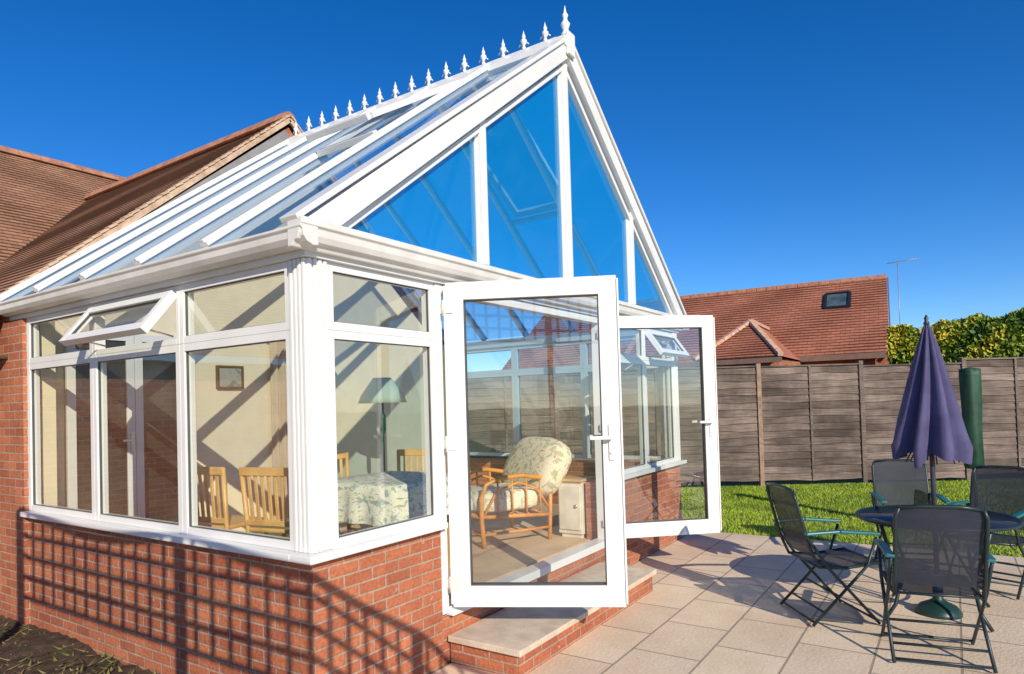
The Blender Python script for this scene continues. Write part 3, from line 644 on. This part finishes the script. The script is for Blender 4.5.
for s in (-1,1):
    y=s*.38
    m.tube([(.36,y,0),(.38,y,.25),(.38,y,.45),(.33,y,.57),(.20,y,.62),(-.05,y,.63),(-.25,y,.59),(-.36,y,.59),(-.50,y*.92,.72),(-.56,y*.8,.82)],.022,8)
    m.tube([(-.33,y,0),(-.36,y,.59)],.020,8); m.tube([(.36,y,.28),(-.34,y,.24)],.018,8); m.tube([(.36,y,.12),(-.33,y,.12)],.014,8)
    for k in range(4): x=.21-k*.15; m.tube([(x,y,.28),(x,y,.61)],.010,6)
    m.tube([(.35,y,.30),(.22,y,.50),(.0,y,.57),(-.2,y,.50),(-.33,y,.30)],.013,6)
m.tube([(.37,-.38,.28),(.41,0,.28),(.37,.38,.28)],.020,8); m.tube([(-.56,-.30,.82),(-.60,-.17,.89),(-.61,0,.91),(-.60,.17,.89),(-.56,.30,.82)],.021,8); m.tube([(.36,-.38,.12),(.36,.38,.12)],.013,8)
for k in range(5): x=.28-k*.13; m.tube([(x,-.38,.27),(x,.38,.27)],.01,6)
for k in range(6): y=-.28+k*.112; m.tube([(-.34,y,.3),(-.56,y,.84)],.009,6)
m.obj('chair_frame',CANE,wc,local=True)
def cushion(lo,hi,X=None,pw=.42):
    vs=[];fs=[];N=12
    c=[(lo[i]+hi[i])/2 for i in range(3)];h=[(hi[i]-lo[i])/2 for i in range(3)]
    m=M()
    for i in range(N+1):
        ph=-math.pi/2+math.pi*i/N
        for k in range(24):
            th=2*math.pi*k/24; f=lambda v:math.copysign(abs(v)**pw,v)
            bl=1+.03*math.sin(3*th+i)
            vs.append((c[0]+bl*h[0]*f(math.cos(ph))*f(math.cos(th)),c[1]+bl*h[1]*f(math.cos(ph))*f(math.sin(th)),c[2]+h[2]*f(math.sin(ph))))
    for i in range(N):
        for k in range(24): fs.append((i*24+k,i*24+(k+1)%24,(i+1)*24+(k+1)%24,(i+1)*24+k))
    m.add(vs,fs,X,smooth=True); return m
cushion((-.32,-.36,.29),(.42,.36,.50)).obj('seat_cushion',FLORAL,wc,local=True)
Xc=Matrix.Translation((-.28,0,.38))@Matrix.Rotation(math.radians(-28),4,'Y')
cushion((-.15,-.48,.0),(.17,.48,.62),Xc,.65).obj('back_cushion',FLORAL,wc,local=True)
cb=thing('side_cabinet','small cream side cabinet with wooden top','cabinet',(3.50,.38,-.02))
m=M(); m.box((-.12,-.13,.04),(.12,.13,.54)); m.box((-.135,-.115,.08),(-.121,.115,.50)); m.box((-.10,-.11,0),(.10,.11,.04)); m.obj('cabinet_body',mat('cream_paint',(.82,.76,.6),.5),cb,local=True,bevel=.004)
m=M(); m.box((-.15,-.15,.54),(.15,.15,.565)); m.obj('cabinet_top',WOOD,cb,local=True,bevel=.006)
m=M(); m.lathe([(.003,.30),(.012,.30),(.012,.325),(.003,.325)],(-.148,-.08,0),8); m.obj('knob',METAL,cb,local=True)
pf=thing('picture_frame','small dark framed picture hanging on the cream wall','picture',(1.90,YI-.02,1.64))
m=M(); 
m.box((-.15,-.02,-.12),(-.13,.018,.12));m.box((.13,-.02,-.12),(.15,.018,.12));m.box((-.13,-.019,-.12),(.13,.018,-.10));m.box((-.13,-.019,.10),(.13,.018,.12)); m.obj('frame',mat('dark_wood_frame',(.2,.12,.06),.5),pf,local=True)
m=M(); m.box((-.13,-.005,-.10),(.13,.01,.10)); m.obj('picture',floral('faded_landscape',(.42,.42,.35),(.2,.26,.22),(.35,.3,.2),4),pf,local=True)
def curtain(loc,w,label):
    e=thing('curtain',label,'curtain',loc)
    m=M(); vs=[];fs=[];K=60
    for i,z in enumerate((0.04,.7,1.4,2.05)):
        for k in range(K): u=k/(K-1); vs.append((w*u,-.06+.03*math.sin(u*w*70+i*.2),z))
    for i in range(3):
        for k in range(K-1): fs.append((i*K+k,i*K+k+1,(i+1)*K+k+1,(i+1)*K+k))
    m.add(vs,fs,smooth=True); m.obj('curtain_cloth',CURT,e,local=True)
    m=M(); m.tube([(-.05,-.06,2.07),(w+.05,-.06,2.07)],.012,8); m.obj('curtain_rail',WHITE,e,local=True)
curtain((2.36,YI-.02,0),.26,'plain beige curtain hanging against the cream wall')
# ------------------------------------------------------------------ light, sky, camera
el=math.radians(25); sd=Vector((-.59,-.807,0)).normalized()*math.cos(el)+Vector((0,0,math.sin(el)))
L=bpy.data.lights.new('sun','SUN'); L.energy=5.0; L.angle=math.radians(.3); L.color=(1.0,.89,.72)
lo=bpy.data.objects.new('sun',L); COL.objects.link(lo); lo.rotation_euler=sd.to_track_quat('Z','Y').to_euler(); lo.location=(-8,-10,12)
w=bpy.data.worlds.new('World'); scn.world=w; w.use_nodes=True; nt=w.node_tree; nt.nodes.clear()
ow=nt.nodes.new('ShaderNodeOutputWorld'); bg=nt.nodes.new('ShaderNodeBackground'); sk=nt.nodes.new('ShaderNodeTexSky'); sk.sky_type='NISHITA'; sk.sun_disc=False
sk.sun_elevation=el; sk.sun_rotation=math.radians(216); sk.altitude=900; sk.air_density=.9; sk.dust_density=.05; sk.ozone_density=4.5
hs_=nt.nodes.new('ShaderNodeHueSaturation'); hs_.inputs['Saturation'].default_value=1.28; hs_.inputs['Hue'].default_value=.508
nt.links.new(sk.outputs[0],hs_.inputs['Color']); nt.links.new(hs_.outputs[0],bg.inputs[0]); nt.links.new(bg.outputs[0],ow.inputs[0]); bg.inputs[1].default_value=.148
cd=bpy.data.cameras.new('camera'); co=bpy.data.objects.new('camera',cd); COL.objects.link(co); scn.camera=co
yaw,pi,ro=[math.radians(v) for v in (56.388,1.261,-1.645)]
f=Vector((math.sin(yaw)*math.cos(pi),math.cos(yaw)*math.cos(pi),math.sin(pi))); r=Vector((math.cos(yaw),-math.sin(yaw),0)); u=r.cross(f)
r2=r*math.cos(ro)+u*math.sin(ro); u2=-r*math.sin(ro)+u*math.cos(ro)
co.matrix_world=Matrix(((r2.x,u2.x,-f.x,-2.234),(r2.y,u2.y,-f.y,-2.722),(r2.z,u2.z,-f.z,1.288),(0,0,0,1)))
cd.sensor_width=36; cd.lens=664.2/1024*36; cd.shift_y=51.3/1024; cd.clip_end=600; cd.clip_start=.05
scn.view_settings.view_transform='Standard'; scn.view_settings.look='None'; scn.view_settings.exposure=0
